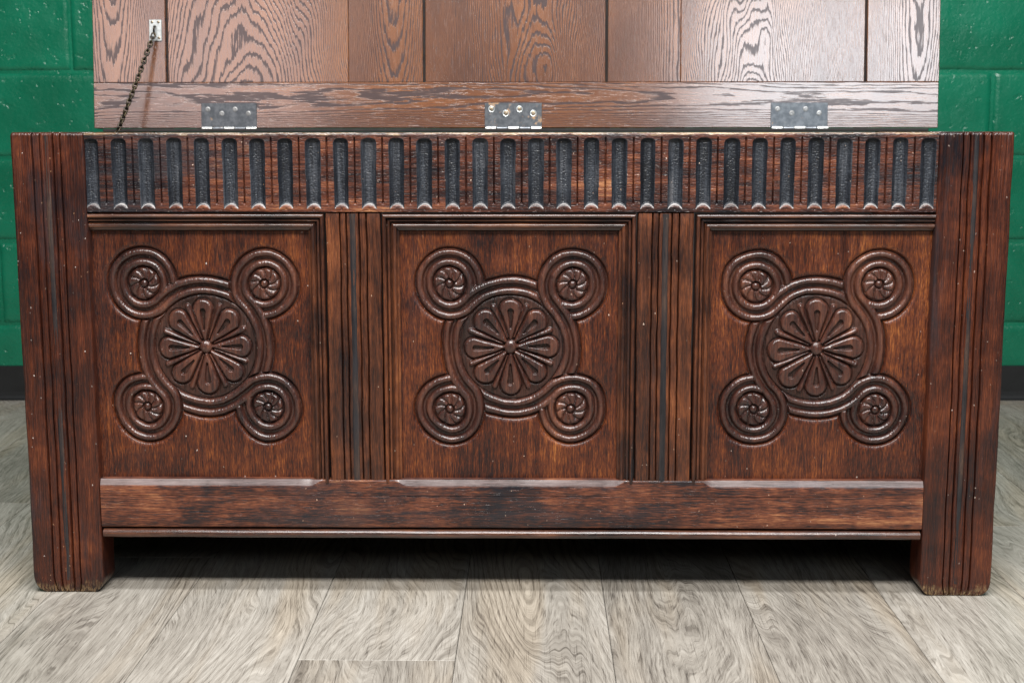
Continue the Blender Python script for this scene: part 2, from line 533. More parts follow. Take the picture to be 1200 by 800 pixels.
V, F = [], []
prof = [(-0.006, 0.085), (-0.0085, 0.083), (-0.0088, 0.02), (-0.010, 0.010), (-0.016, 0.003), (-0.024, 0.0005), (0.0, 0.0005), (0.0, 0.085)]
for xx in (-2.5, 2.5):
    V += [(xx, a, b) for a, b in prof]
n = len(prof)
F = [(i, (i + 1) % n, n + (i + 1) % n, n + i) for i in range(n)] + [tuple(range(n)), tuple(range(2 * n - 1, n - 1, -1))]
bb = link('baseboard', fix(polys('baseboard', V, F)), M['black_rubber'])
bb.location = (0, YB, 0.0)
bb.rotation_euler = wall.rotation_euler
bb['kind'] = 'structure'
bb['label'] = 'black rubber baseboard along the foot of the green wall'
bb['category'] = 'baseboard'

floor = box('floor', -3.2, 3.2, -3.4, 1.62, -0.06, -0.0035, M['subfloor'], None, 0)
floor['kind'] = 'structure'
floor['label'] = 'greige limed oak plank floor under the chest'
floor['category'] = 'floor'
PW, PL = 0.2058, 1.22
pm = fix(polys('plank', *box_geo(-PW / 2 + .0004, PW / 2 - .0004, -PL / 2 + .0002, PL / 2 - .0002, -0.0035, 0.0, 0.0007)))
pm.materials.append(M['plank'])
ends = {-1: -0.2588, 4: 0.3693, -3: 0.1738}             # where the photo shows end joints, by column
for col in range(-11, 12):
    xc = -0.273 + PW * (col + 1.5)
    e0 = ends.get(col, random.uniform(0, PL) if col not in (0, 1, 2, -2, 3) else 0.55 + random.uniform(0, .35))
    k0 = math.ceil((-2.6 - e0) / PL) - 1
    for k in range(k0, k0 + 5):
        yc = e0 + PL * (k + 0.5)
        if yc - PL / 2 > 1.47 or yc + PL / 2 < -2.4:
            continue
        o = bpy.data.objects.new('plank', pm)
        C.objects.link(o)
        o.parent = floor
        top = min(yc + PL / 2, 1.475)
        o.location = (xc, yc, 0)
        if top < yc + PL / 2:                            # cut at the wall
            s = (top - (yc - PL / 2)) / PL
            o.scale.y = s
            o.location.y = (top + yc - PL / 2) / 2
        o['grain_seed'] = random.uniform(0, 30)
        o['grain_tone'] = random.uniform(-.07, .07)

# ------------------------------------------------------------------ the chest
chest = bpy.data.objects.new('carved_chest', None)
C.objects.link(chest)
chest['label'] = 'dark carved oak blanket chest with open lid on plank floor'
chest['category'] = 'chest'


def loft(name, xs, prof_y, yb, zs, parent, mat, foot=0.0, head=0.0015, edge=0.003, seed=0.0, rng=RNG):
    """upright post: a front profile over xs, square back at yb, rounded bottom (foot radius) and top"""
    xs = np.asarray(xs); prof_y = np.asarray(prof_y)
    xl, xr = xs[0], xs[-1]
    de = np.minimum(xs - xl, xr - xs)
    rnd = np.where(de < edge, edge - np.sqrt(np.maximum(edge ** 2 - (edge - de) ** 2, 0)), 0)
    sec_x = np.concatenate([xs, [xr, xr, xl, xl]])
    sec_y = np.concatenate([prof_y + rnd, [yb * 0.5, yb, yb, yb * 0.5]])
    nn = len(sec_x)
    xc, yc = (xl + xr) / 2, yb / 2
    hw, hd = (xr - xl) / 2, yb / 2
    rings = []
    zs = np.asarray(zs)
    z_lo, z_hi = zs[0], zs[-1]
    wob = smooth_noise((len(zs), nn), (9, 3), rng) * 0.00022
    drift = smooth_noise((len(zs), 1), (7, 1), rng)[:, 0] * 0.00032
    for q, z in enumerate(zs):
        e = 0.0
        if foot > 0 and z - z_lo < foot:
            t = foot - (z - z_lo)
            e = foot - math.sqrt(max(foot ** 2 - t ** 2, 0))
            e *= 0.8
        ex = e
        if z_hi - z < head:
            t = head - (z_hi - z)
            e = max(e, head - math.sqrt(max(head ** 2 - t ** 2, 0)))
        x = xc + (sec_x - xc) * (1 - max(ex, 0.3 * (e if ex == 0 else 0)) / hw) + drift[q]
        y = yc + (sec_y - yc) * (1 - (e if ex == 0 else 0.3 * e) / hd) + wob[q]
        rings.append(np.stack([x, y, np.full(nn, z)], -1))
    V = np.concatenate(rings)
    i = np.arange(len(zs) * nn).reshape(len(zs), nn)
    j = np.roll(i, -1, axis=1)
    Q = np.stack([i[:-1], j[:-1], j[1:], i[1:]], -1).reshape(-1, 4)
    F = Q.tolist() + [i[0][::-1].tolist(), i[-1].tolist()]
    me = polys(name, V.tolist(), F, True)
    sh = np.ones(len(me.polygons), bool)
    sh[-2:] = False
    me.polygons.foreach_set('use_smooth', sh)
    me.set_sharp_from_angle(angle=math.radians(50))
    return link(name, me, mat, parent, seed=seed)


def reed(xs, grooves, beads, dep=0.0085, gw=0.00082):
    """front profile (y, into the wood positive): narrow grooves, round beads between"""
    y = np.zeros_like(xs)
    for a, b, d in beads:
        m = (xs > a) & (xs < b)
        t = (xs[m] - (a + b) / 2) / ((b - a) / 2)
        y[m] = d * (1 - np.sqrt(np.maximum(1 - t * t, 0))) ** 0.9
    for g in grooves:
        y = np.maximum(y, dep * np.exp(-((xs - g) / gw) ** 4))
    return y


ZP = np.unique(np.concatenate([0.024 * (1 - np.cos(np.linspace(0, math.pi / 2, 14))), np.linspace(0.025, 0.673, 60), np.linspace(0.673, 0.6782, 12)]))


def corner_post(xl, xr, gs, seed):
    xs = np.unique(np.concatenate([np.linspace(xl, xl + .004, 7), np.arange(xl + .004, xr - .004, 0.00045), np.linspace(xr - .004, xr, 7)]))
    beads = [(gs[0], gs[1], .0014), (gs[1] + .0015, (gs[1] + gs[2]) / 2 - .0035, .001), ((gs[1] + gs[2]) / 2 - .004, (gs[1] + gs[2]) / 2 + .004, .0014),
             ((gs[1] + gs[2]) / 2 + .0035, gs[2] - .0015, .001), (gs[2], gs[3], .0014)]
    o = loft('corner_post', xs, reed(xs, gs, beads), 0.058, ZP, chest, M['post'], foot=0.024, head=0.0048, edge=0.0035, seed=seed)
    reed_strip((gs[1] + gs[2]) / 2 - 0.0002, 0.0036, 0.0012, 0.020, 0.6735, o, seed + 1)
    return o


def reed_strip(xc_, hw_, y0, z0, z1, parent, seed):
    pts = [(-1, 0.004)] + [(-math.cos(t), -0.9 * math.sin(t) * 0.0016) for t in np.linspace(0.1, math.pi - 0.1, 9)] + [(1, 0.004)]
    V, F = [], []
    n_ = 24
    wb = smooth_noise((n_, 1), (4, 1), RNG)[:, 0] * 0.00025
    for q, z in enumerate(np.linspace(z0, z1, n_)):
        V += [(xc_ + a * hw_, y0 + b + wb[q], z) for a, b in pts]
    m_ = len(pts)
    for q in range(n_ - 1):
        F += [(q * m_ + i_, q * m_ + (i_ + 1) % m_, (q + 1) * m_ + (i_ + 1) % m_, (q + 1) * m_ + i_) for i_ in range(m_)]
    F += [tuple(range(m_)), tuple(range((n_ - 1) * m_, n_ * m_))]
    me = fix(polys('reed', V, F, True))
    me.set_sharp_from_angle(angle=math.radians(50))
    return link('reed', me, M['reed'], parent, seed=seed)


corner_post(-0.7087, -0.6042, (-0.6777, -0.6668, -0.6480, -0.6377), 1.3)
corner_post(0.6040, 0.7087, (0.6375, 0.6471, 0.6661, 0.6768), 2.9)
for s, sd in ((-1, 4.1), (1, 5.2)):
    xs = np.linspace(min(s * .7087, s * .615), max(s * .7087, s * .615), 12)
    o = loft('corner_post', xs, np.zeros(12), 0.06, np.linspace(0, 0.674, 12), chest, M['post'], foot=0.01, seed=sd)
    o.location = (0, 0.392, 0)
    box('side_panel', min(s * .684, s * .702), max(s * .684, s * .702), 0.0585, 0.3915, 0.105, 0.672, M['post'], chest, seed=sd + 3)

# ---- top rail with its row of flutes
NF = 31
fc = -0.5946 + 0.03948 * np.arange(NF) + RNG.uniform(-.0004, .0004, NF)
fh = 0.0107 + RNG.uniform(-.0004, .0004, NF)
st = 0.0007
X = np.arange(-0.6036, 0.6037, st)
Z = np.arange(0.5662, 0.6781, st)
XX, ZZ = np.meshgrid(X, Z)
H = np.zeros_like(XX)
H += -0.0040 * (1 - np.sqrt(np.maximum(1 - (np.clip(ZZ - 0.6732, 0, None) / 0.0050) ** 2, 0)))                    # eased top edge
k = np.clip(np.round((XX - fc[0]) / 0.03948).astype(int), 0, NF - 1)
dx = XX - fc[k]
hw = fh[k] * (1 - 0.06 * sstep(0.66, 0.58, ZZ))
top = 0.6698 + RNG.uniform(-.0006, .0006, NF)[k]
zb = 0.5757 - (np.abs(dx) / hw) ** 2.2 * 0.0060
side = np.clip(1 - np.abs(dx) / hw, 0, 1)
cap = (np.abs(dx) ** 2.7 + np.maximum((ZZ - (top - hw * 0.72)) / 0.72, 0) ** 2.7) ** (1 / 2.7)
ins = np.clip((hw - cap) / hw, 0, 1)
trough = np.minimum(1, (1 - (1 - ins) ** 2.4) * 1.15)
rampb = np.clip((ZZ - zb) / 0.0036, 0, 1)
depth = 0.0066 * trough * rampb ** 0.9
fl = (ins > 0.0) & (ZZ > zb)
H -= np.where(fl, depth, 0)
H -= 0.0011 * np.exp(-(((XX - fc[k]) / .0016) ** 2 + ((ZZ - .5703) / .0015) ** 2) ** 2)      # punch in the thumbnail
lune = (np.abs(dx) < hw) & (ZZ <= zb) & (ZZ > 0.568)
H += np.where(lune, 0.0007 * np.clip((zb - ZZ) / .002, 0, 1) * sstep(.5680, .5705, ZZ), 0)
lx = XX - (fc[0] + 0.03948 * (np.floor((XX - fc[0]) / 0.03948) + 0.5))
H -= 0.0045 * np.exp(-(lx / .00075) ** 4) * sstep(.672, .669, ZZ) * sstep(.5785, .5795, ZZ)
H -= 0.0020 * np.exp(-((lx / .0015) ** 2 + ((ZZ - .5782) / .0014) ** 2) ** 2)
tick = np.sin(2 * np.pi * ZZ / 0.0024 + 1.6 * smooth_noise(H.shape, (7, 11), RNG)) * np.clip(smooth_noise(H.shape, (9, 9), RNG) * 0.5 + 0.7, 0, 1.4)
H += np.where(fl | lune | (ZZ < 0.578), 0, 0.00013 * tick)
H += 0.00012 * smooth_noise(H.shape, (1, 9), RNG) + np.where(fl, 0.00016 * smooth_noise(H.shape, (2, 2), RNG), 0)
fcent = fl[:-1, :-1] | fl[1:, 1:] & fl[:-1, 1:]
kc = k[:-1, :-1]
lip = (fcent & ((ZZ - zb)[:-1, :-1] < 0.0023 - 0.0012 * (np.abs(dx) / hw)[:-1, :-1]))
edge_m = (ZZ > 0.6752 + 0.0009 * smooth_noise(H.shape, (3, 40), RNG))[:-1, :-1] & ~fcent
groups = [(~fcent & ~edge_m, 'top_rail', M['rail'], 0.6), (edge_m, 'worn_edge', M['bare'], 0.6)]
for i in range(NF):
    groups.append((fcent & ~lip & (kc == i), 'flute', M['flute'], 0.6 + i * 0.37))
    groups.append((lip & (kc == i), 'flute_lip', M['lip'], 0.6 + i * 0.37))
top_rail = relief('top_rail', X, Z, H, 0.0012, groups, chest)
box('rail_back', -0.604, 0.604, 0.0115, 0.034, 0.564, 0.6765, M['rail'], top_rail, 0.001, seed=1)

# ---- the three carved panels
SX, SZ = 0.001235, 0.001272            # metres per carving unit


def seg_capsule(a, b, a1, r1, a2, r2):
    """signed distance to a tapered capsule along the a axis"""
    t = np.clip((a - a1) / (a2 - a1), 0, 1)
    d = np.hypot(a - (a1 + t * (a2 - a1)), b) - (r1 + t * (r2 - r1))
    return d


def bead(d, hwid):
    return np.sqrt(np.maximum(1 - np.abs(d / hwid) ** 2.1, 0))


def carve(U, V_, rng):
    """returns height in mm and a label field"""
    P, Rb = 71.6, 30.2
    Rr = P * math.sqrt(2) - Rb
    n_ = U.shape
    r0 = np.hypot(U, V_)
    # strapwork, one quarter turn at a time
    ridge = [np.zeros(n_) for _ in range(4)]
    inband = [np.zeros(n_, bool) for _ in range(4)]
    dist = np.full(n_, 99.0)
    circ = []
    for q in range(4):
        c, s = math.cos(q * math.pi / 2), math.sin(q * math.pi / 2)
        u = c * U - s * V_
        v = s * U + c * V_
        # circle round P = (-P, P)
        rp = np.hypot(u + P, v - P)
        ph = np.degrees(np.arctan2(v - P, u + P))
        ph = np.where(ph < -45, ph + 360, ph)                  # -45 .. 315
        o1 = rp - Rb
        # ring round the centre, 135 degrees down to where it dives under the next scroll
        th = np.degrees(np.arctan2(v, u))
        o2 = Rr - r0
        v1o = sstep(-9, 3, ph)
        v1i = sstep(-38, -24, ph)
        rg = np.maximum(bead(o1 - 5.9, 4.35) * v1o, bead(o1 + 5.9, 4.35) * v1i)
        rn = np.hypot(u - P, v - P)                            # next scroll's centre
        ok2 = (th <= 135.0) & (th > 20)
        cut = sstep(40.5, 42.5, rn)
        rg2 = np.maximum(bead(o2 - 5.9, 4.35), bead(o2 + 5.9, 4.35)) * cut * ok2
        b1 = ((o1 < 10.4) & (o1 > -10.4) & (ph > -5)) | ((np.abs(o1 + 5.9) < 4.8) & (ph > -33))
        b2 = (np.abs(o2) < 10.4) & ok2 & (rn > 41)
        ridge[q] = np.maximum(rg, rg2)
        inband[q] = b1 | b2
        d1 = np.where(ph > -5, np.abs(o1) - 10.3, 99)
        d1 = np.minimum(d1, np.where(ph > -33, np.abs(o1 + 5.9) - 4.5, 99))
        d2 = np.where(ok2 & (rn > 39), np.abs(o2) - 10.3, 99)
        dist = np.minimum(dist, np.minimum(d1, d2))
        circ.append((u + P, v - P, rp))
    # ground: level field, sunk round the strapwork and inside the ring
    h = -1.9 * (1 - sstep(-0.5, 9, dist)) ** 1.5 * (1 - 0.0)
    inner = sstep(62, 58, r0)
    h = np.minimum(h, -3.0 * inner)
    for _, _, rp in circ:
        h = np.minimum(h, -3.0 * sstep(25, 20, rp))
    vcut = lambda d, w_: 3.6 * np.exp(-(np.clip(d, 0, None) / w_) ** 2)
    h = h - vcut(dist, 1.7) * (1 - 0.35 * inner)
    lab = np.zeros(n_, int)
    for q in range(4):
        band = inband[q]
        hb = -5.9 + 6.5 * ridge[q]
        nxt = (q - 1) % 4
        h = np.where(ridge[q] > 0.0, np.maximum(h, np.where(hb > h, hb, h)), h)
        h = np.where(band & (ridge[q] <= 0), -5.9, h)
        lab[band] = 1 + q
    # corner flowers
    for q, (fu, fv, rp) in enumerate(circ):
        m = rp < 18.9
        th = np.arctan2(fv, fu)
        ph = (th * 9 / (2 * math.pi) - 0.95 * (rp / 18.0) ** 0.9 + 0.3 * q) % 1.0
        pet = np.sin(np.pi * np.clip(ph, 0, 1) ** 0.75) ** 0.45
        dome = np.sqrt(np.maximum(1 - (rp / 19.2) ** 2, 0))
        edge_round = np.clip((18.6 - rp - 1.6 * (1 - pet)) / 2.5, 0, 1) ** 0.5
        hf = -4.6 + (0.4 + 3.4 * pet) * edge_round + 0.9 * dome
        hf = np.where(rp < 6.0, -4.4, hf)
        hf = np.maximum(hf, np.where(rp < 4.5, -4.4 + 4.2 * np.sqrt(np.maximum(1 - (rp / 4.6) ** 2, 0)), -9))
        h = np.where(m, np.maximum(h * 0 - 5.2, hf), h)
        lab[m] = 5 + q
    # rosette
    for q in range(8):
        a0 = math.radians(45 * q + 1.2 + rng.uniform(-1.3, 1.3))
        a = U * math.cos(a0) + V_ * math.sin(a0)
        b = -U * math.sin(a0) + V_ * math.cos(a0)
        kw = 1 + rng.uniform(-.06, .06)
        sd = seg_capsule(a, b, 9, 2.3, 42.6 + rng.uniform(-.8, .8), 12.9 * kw)
        m = sd < 0
        h = np.where((sd >= 0) & (sd < 6) & (r0 < 60), h - 2.2 * np.exp(-(sd / 1.5) ** 2), h)
        hp = -5.6 + 6.0 * np.sqrt(np.clip(1 - (1 - np.clip(-sd / 3.4, 0, 1)) ** 2, 0, 1))
        hp += 0.5 * np.clip((a - 10) / 45, 0, 1)
        slot = seg_capsule(a, b + rng.uniform(-.4, .4), 21.5 + rng.uniform(-1.5, 1.5), 1.1, 40.5 + rng.uniform(-1, 1), 3.5 * kw)
        hp -= 6.2 * sstep(0.2, -0.9, slot)
        h = np.where(m, np.maximum(h, hp), h)
        lab[m] = 10 + q
        lab[m & (slot < -0.7)] = 30  # slot floors get the dark tone as painted shade
    for q in range(8):
        a0 = math.radians(45 * q + 23.7 + rng.uniform(-1.2, 1.2))
        a = U * math.cos(a0) + V_ * math.sin(a0)
        b = -U * math.sin(a0) + V_ * math.cos(a0)
        sd = seg_capsule(a, b, 11, 1.0, 50.3, 3.7)
        rad = 1.0 + np.clip((a - 11) / 39.3, 0, 1) * 2.7
        m = sd < 0
        hp = -5.4 + 6.2 * np.sqrt(np.clip(1 - (1 + sd / rad).clip(0, 1) ** 2, 0, 1)) * np.clip(rad / 2.6, .7, 1)
        better = m & (hp > h - 0.4 * (a > 26))
        h = np.where(better, hp, h)
        lab[better | (m & (lab == 0))] = 20 + q
    m = r0 < 7.9
    h = np.where(m, np.maximum(-5 + 6.6 * np.sqrt(np.maximum(1 - (r0 / 8.0) ** 2, 0)) ** 0.8, -5), h)
    lab[m] = 9
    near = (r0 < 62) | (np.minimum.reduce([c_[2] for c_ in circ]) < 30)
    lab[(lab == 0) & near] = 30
    lab[(lab == 0) & (dist < 1.0)] = 30  # crevice shade painted along the strapwork edges
    return h, lab


def carved_panel(x0, x1, cx, cz, seed):
    z0, z1 = 0.170, 0.5385
    st = 0.00065
    X = np.arange(x0, x1, st)
    Z = np.arange(z0, z1, st)
    XX, ZZ = np.meshgrid(X, Z)
    rng = np.random.default_rng(int(seed * 10))
    # hand-cut: the drawing wanders a little
    wu = 0.8 * smooth_noise((24, 22), (5, 5), rng)
    wv = 0.8 * smooth_noise((24, 22), (5, 5), rng)
    def up2(a):
        iz = np.linspace(0, a.shape[0] - 1.001, len(Z)); ix = np.linspace(0, a.shape[1] - 1.001, len(X))
        z_, x_ = iz.astype(int)[:, None], ix.astype(int)[None, :]
        fz, fx = (iz % 1)[:, None], (ix % 1)[None, :]
        fz, fx = fz * fz * (3 - 2 * fz), fx * fx * (3 - 2 * fx)
        return (a[z_, x_] * (1 - fz) + a[z_ + 1, x_] * fz) * (1 - fx) + (a[z_, x_ + 1] * (1 - fz) + a[z_ + 1, x_ + 1] * fz) * fx
    U = (XX - cx) / SX + up2(wu)
    Vv = (ZZ - cz) / SZ + up2(wv)
    h, lab = carve(U, Vv, rng)
    h = h + 0.10 * smooth_noise(h.shape, (15, 2), rng) + 0.05 * smooth_noise(h.shape, (3, 3), rng) * (lab > 0) + 0.25 * up2(smooth_noise((24, 22), (3, 3), rng))
    H = h * 0.001 * 1.25
    lc = lab[:-1, :-1]
    groups = [(lc == 0, 'carved_panel', M['panel'], seed)]
    for v in range(1, 5):
        groups.append((lc == v, 'scroll_band', M['carved'], seed))
    for v in range(5, 9):
        groups.append((lc == v, 'flower', M['carved'], seed))
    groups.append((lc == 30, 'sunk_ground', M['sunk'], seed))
    groups.append((lc == 9, 'boss', M['carved'], seed))
    for v in range(10, 18):
        groups.append((lc == v, 'petal', M['carved'], seed))
    for v in range(20, 28):
        groups.append((lc == v, 'petal_rib', M['carved'], seed))
    p = relief('carved_panel', X, Z, H, 0.0172, groups, chest)
    box('backing_board', x0, x1, 0.0272, 0.0315, z0, z1, M['inside'], p, 0.001)
    return p


carved_panel(-0.6070, -0.2860, -0.4443, 0.3695, 3.3)
carved_panel(-0.1600, 0.1640, 0.0012, 0.3688, 7.9)
carved_panel(0.2890, 0.6070, 0.4446, 0.3682, 12.4)

# ---- muntins between the panels
ZM = np.linspace(0.1690, 0.5640, 50)
for gs, (xl, xr), sd in (((-0.2427, -0.2335, -0.2152, -0.2048), (-0.2627, -0.1846), 6.6), ((0.2035, 0.2126, 0.2314, 0.2417), (0.1828, 0.2624), 9.7)):
    xs = np.unique(np.concatenate([np.linspace(xl, xl + .003, 6), np.arange(xl + .003, xr - .003, 0.00045), np.linspace(xr - .003, xr, 6)]))
    mid = (gs[1] + gs[2]) / 2
    beads = [(gs[0], gs[1], .0014), (gs[1] + .001, mid - .003, .001), (mid - .0035, mid + .0035, .0018), (mid + .003, gs[2] - .001, .001), (gs[2], gs[3], .0014)]
    o = loft('muntin', xs, reed(xs, gs, beads, 0.0085, 0.0009) + 0.0016, 0.032, ZM, chest, M['muntin'], head=0.001, edge=0.0018, seed=sd)
    reed_strip(mid, 0.0046, 0.0026, 0.1705, 0.5632, o, sd + 1)

# ---- mitred mouldings: profile (distance in from the opening's edge, depth y)
PR = [(0.0, 0.0280), (0.0, 0.0022)]
for t in np.linspace(0, 180, 11):
    PR.append((0.0029 - 0.0027 * math.cos(math.radians(t)), 0.0026 - 0.0030 * math.sin(math.radians(t)) ** 0.9))
PR += [(0.0060, 0.0100), (0.0072, 0.0100), (0.0076, 0.0050), (0.0102, 0.0048), (0.0106, 0.0120), (0.0122, 0.0120), (0.0130, 0.0082)]
for t in np.linspace(0, 180, 11):
    PR.append((0.0169 - 0.0032 * math.cos(math.radians(t)), 0.0082 - 0.0034 * math.sin(math.radians(t)) ** 0.9))
PR += [(0.0204, 0.0098), (0.0220, 0.0108), (0.0234, 0.0114), (0.0236, 0.0280)]


def moulding(xl, xr, ztop, zbot, left, right, seed):
    root = None
    jobs = []
    D = 0.0236
    n_ = 40
    # top run
    V = []
    for t in np.linspace(0, 1, n_):
        for a, y in PR:
            xa = xl + (a if left else 0.0)
            xb = xr - (a if right else 0.0)
            V.append((xa + (xb - xa) * t, y, ztop - a))
    jobs.append((V, 'panel_moulding', 'moulding_x'))
    for flag, x, sg in ((left, xl, 1), (right, xr, -1)):
        if flag:
            V = []
            for t in np.linspace(0, 1, n_):
                for a, y in PR:
                    za = ztop - a
                    V.append((x + sg * a, y, za + (zbot - za) * t))
            jobs.append((V, 'side_moulding', 'muntin'))
    m_ = len(PR)
    for V, nm, mt in jobs:
        V = np.array(V)
        V[:, 1] += np.repeat(smooth_noise((n_, 1), (5, 1), RNG) * 0.00025, m_)
        i = np.arange(n_ * m_).reshape(n_, m_)
        j = np.roll(i, -1, axis=1)
        Q = np.stack([i[:-1], j[:-1], j[1:], i[1:]], -1).reshape(-1, 4)
        me = fix(polys(nm, V.tolist(), Q.tolist() + [i[0].tolist(), i[-1][::-1].tolist()], True))
        me.set_sharp_from_angle(angle=math.radians(38))
        o = link(nm, me, M[mt], root or chest, seed=seed + len(nm))
        root = root or o


moulding(-0.6036, -0.2655, 0.5630, 0.1695, False, True, 1.0)
moulding(-0.1822, 0.1800, 0.5628, 0.1695, True, True, 2.0)
moulding(0.2655, 0.6036, 0.5626, 0.1695, True, False, 3.0)

# ---- bottom rail with stopped chamfers, and the bead below it
xs = np.unique(np.concatenate([np.linspace(-0.6036, 0.6036, 220)] + [np.linspace(a - .03, a + .03, 16) for a in (-.285, -.162, .166, .286)]))
cham = np.zeros_like(xs)
for a, b in ((-0.640, -0.274), (-0.170, 0.172), (0.277, 0.640)):
    cham = np.maximum(cham, sstep(a, a + 0.020, xs) * sstep(b, b - 0.020, xs))
zt, zbm = 0.1738, 0.1015
rows = []
wv = smooth_noise((len(xs), 1), (25, 1), RNG)[:, 0] * 0.0004
for q, x in enumerate(xs):
    c = cham[q]
    pts = [(0.030, zbm), (0.030, zt), (0.0190, zt), (0.0058 * c + 0.0022 * (1 - c), zt - 0.0002), (0.0016, zt - 0.0082 * c - .0006), (0.0010, zt - 0.0092 * c - .0012),
           (0.0006, 0.1620), (0.0006, 0.1560), (0.0006, 0.1503), (0.0016, 0.1496), (0.0006, 0.1489), (0.0006, 0.1350), (0.0006, 0.1180), (0.0008, 0.1045), (0.0018, 0.1022), (0.0040, zbm)]
    rows.append([(x, y + (wv[q] if y < .005 else 0), z) for y, z in pts])
R_ = np.array(rows)
n_, m_ = R_.shape[:2]
R_[:, 5:14, 1] += smooth_noise((n_, 9), (4, 2), RNG) * 0.00012
i = np.arange(n_ * m_).reshape(n_, m_)
j = np.roll(i, -1, axis=1)
Q = np.stack([i[:-1], j[:-1], j[1:], i[1:]], -1).reshape(-1, 4)
me = fix(polys('bottom_rail', R_.reshape(-1, 3).tolist(), Q.tolist() + [i[0].tolist(), i[-1].tolist()], True))
me.set_sharp_from_angle(angle=math.radians(30))
bottom_rail = link('bottom_rail', me, M['low_rail'], chest, seed=8.8)
me.materials.append(M['worn_sheen'])
mi = np.zeros(len(me.polygons), dtype=np.int32)
mi[:(n_ - 1) * m_].reshape(n_ - 1, m_)[:, 3] = (cham[:-1] > 0.02).astype(np.int32)
me.polygons.foreach_set('material_index', mi)

n_ = 60
V = []
PB = [(0.024, 0.0862), (0.024, 0.0985)] + [(0.0022 - 0.0062 * math.sin(math.radians(t)), 0.0923 + 0.0061 * math.cos(math.radians(t))) for t in np.linspace(0, 180, 13)]
for t in np.linspace(-0.6010, 0.6010, n_):
    V += [(t, a, b) for a, b in PB]
V = np.array(V)
V[:, 1:] += np.repeat(smooth_noise((n_, 2), (5, 1), RNG) * 0.0002, len(PB), axis=0)
i = np.arange(n_ * len(PB)).reshape(n_, len(PB))
j = np.roll(i, -1, axis=1)
Q = np.stack([i[:-1], j[:-1], j[1:], i[1:]], -1).reshape(-1, 4)
me = fix(polys('bottom_bead', V.tolist(), Q.tolist() + [i[0].tolist(), i[-1].tolist()], True))
me.set_sharp_from_angle(angle=math.radians(40))
link('bottom_bead', me, M['moulding_x'], chest, seed=4.4)
box('backing_strip', -0.6036, 0.6036, 0.010, 0.029, 0.0975, 0.1022, M['gap'], bottom_rail, 0)

box('bottom_board', -0.684, 0.684, 0.032, 0.42, 0.088, 0.104, M['gap'], chest)  # coloured near-black to deepen the shade underneath
box('back_panel', -0.615, 0.615, 0.424, 0.446, 0.010, 0.6740, M['gap'], chest)  # unseen lower part added to keep light from under the chest
box('back_rail', -0.704, 0.704, 0.426, 0.450, 0.6745, 0.6792, M['gap'], chest, 0.0008)  # dark colour paints the unlit gap below the lid
for s in (-1, 1):
    box('side_rail', min(s * .684, s * .7045), max(s * .684, s * .7045), 0.0585, 0.3915, 0.014, 0.1047, M['post'], chest, seed=s + 2)  # unseen lower part added to block light from the sides

# ---- the lid, open and leaning back on its hinges
lid = bpy.data.objects.new('lid', None)
C.objects.link(lid)
lid.parent = chest
lid.location = (0, 0.4530, 0.6805)
lid.rotation_euler = (math.radians(-5.2), 0, 0)
RT = 0.0778


def board(name, x0, x1, z0, z1, y0, mat, centre, across, along, wild, tone, seed, y1=0.022):
    o = box(name, x0, x1, y0, y1, z0, z1, mat, lid, 0.0009, seed)
    o['grain_centre'] = centre
    o['grain_across'] = across
    o['grain_along'] = along
    o['grain_wild'] = wild
    o['grain_tone'] = tone
    return o


board('lid_rail', -0.7268, 0.7268, 0.0, RT, 0.0, M['lid_x'], 0.052, 66.0, 3.0, 11.0, -0.05, 3.7)
board('lid_rail', -0.7268, 0.7268, 0.505, 0.583, 0.0, M['lid_x'], 0.54, 16.0, 2.2, 8.0, -0.03, 6.1)
T0, T1 = RT + 0.0003, 0.5047
board('lid_stile', -0.7268, -0.6012, T0, T1, 0.0006, M['lid_z'], -0.690, 60.0, -18.0, 7.0, 0.03, 1.9)
board('lid_stile', 0.6042, 0.7275, T0, T1, 0.0006, M['lid_z'], 0.690, 60.0, -14.0, 8.0, 0.02, 8.2)
board('lid_muntin', -0.2850, -0.1572, T0, T1, 0.0008, M['lid_z'], -0.205, 62.0, -16.0, 6.0, 0.0, 5.4)
board('lid_muntin', 0.1610, 0.2853, T0, T1, 0.0008, M['lid_z'], 0.30, 52.0, -5.0, 4.0, 0.02, 2.6)
board('lid_panel', -0.5968, -0.2856, T0, T1, 0.0012, M['lid_z'], -0.475, 28.0, 34.0, 18.0, 0.04, 4.7)
board('lid_panel', -0.1526, 0.1565, T0, T1, 0.0012, M['lid_z'], 0.030, 42.0, -24.0, 26.0, -0.04, 9.3)
board('lid_panel', 0.2859, 0.5998, T0, T1, 0.0012, M['lid_z'], 0.40, 44.0, 22.0, 32.0, 0.02, 7.1)
box('back_board', -0.70, 0.70, 0.0222, 0.030, 0.06, 0.52, M['gap'], lid, 0.001)
for x0, x1 in ((-0.6012, -0.5968), (-0.1572, -0.1526), (0.1565, 0.1610), (0.5998, 0.6042)):
    box('tongue', x0, x1, 0.0095, 0.0222, T0, T1, M['gap'], lid, 0)


# ---- hinges
def cyl(name, r, depth, axis, seg=14, r2=None):
    V, F = [], []
    for s, rr in ((0, r), (1, r if r2 is None else r2)):
        for k_ in range(seg):
            a = 2 * math.pi * k_ / seg
            p = (rr * math.cos(a), rr * math.sin(a), s * depth)
            V.append(p if axis == 'z' else (p[2], p[0], p[1]) if axis == 'x' else (p[0], -p[2], p[1]))
    F = [(k_, (k_ + 1) % seg, seg + (k_ + 1) % seg, seg + k_) for k_ in range(seg)]
    me = polys(name, V, F + [tuple(range(seg)), tuple(range(seg, 2 * seg))], True)
    fix(me)
    me.set_sharp_from_angle(angle=math.radians(50))
    return me


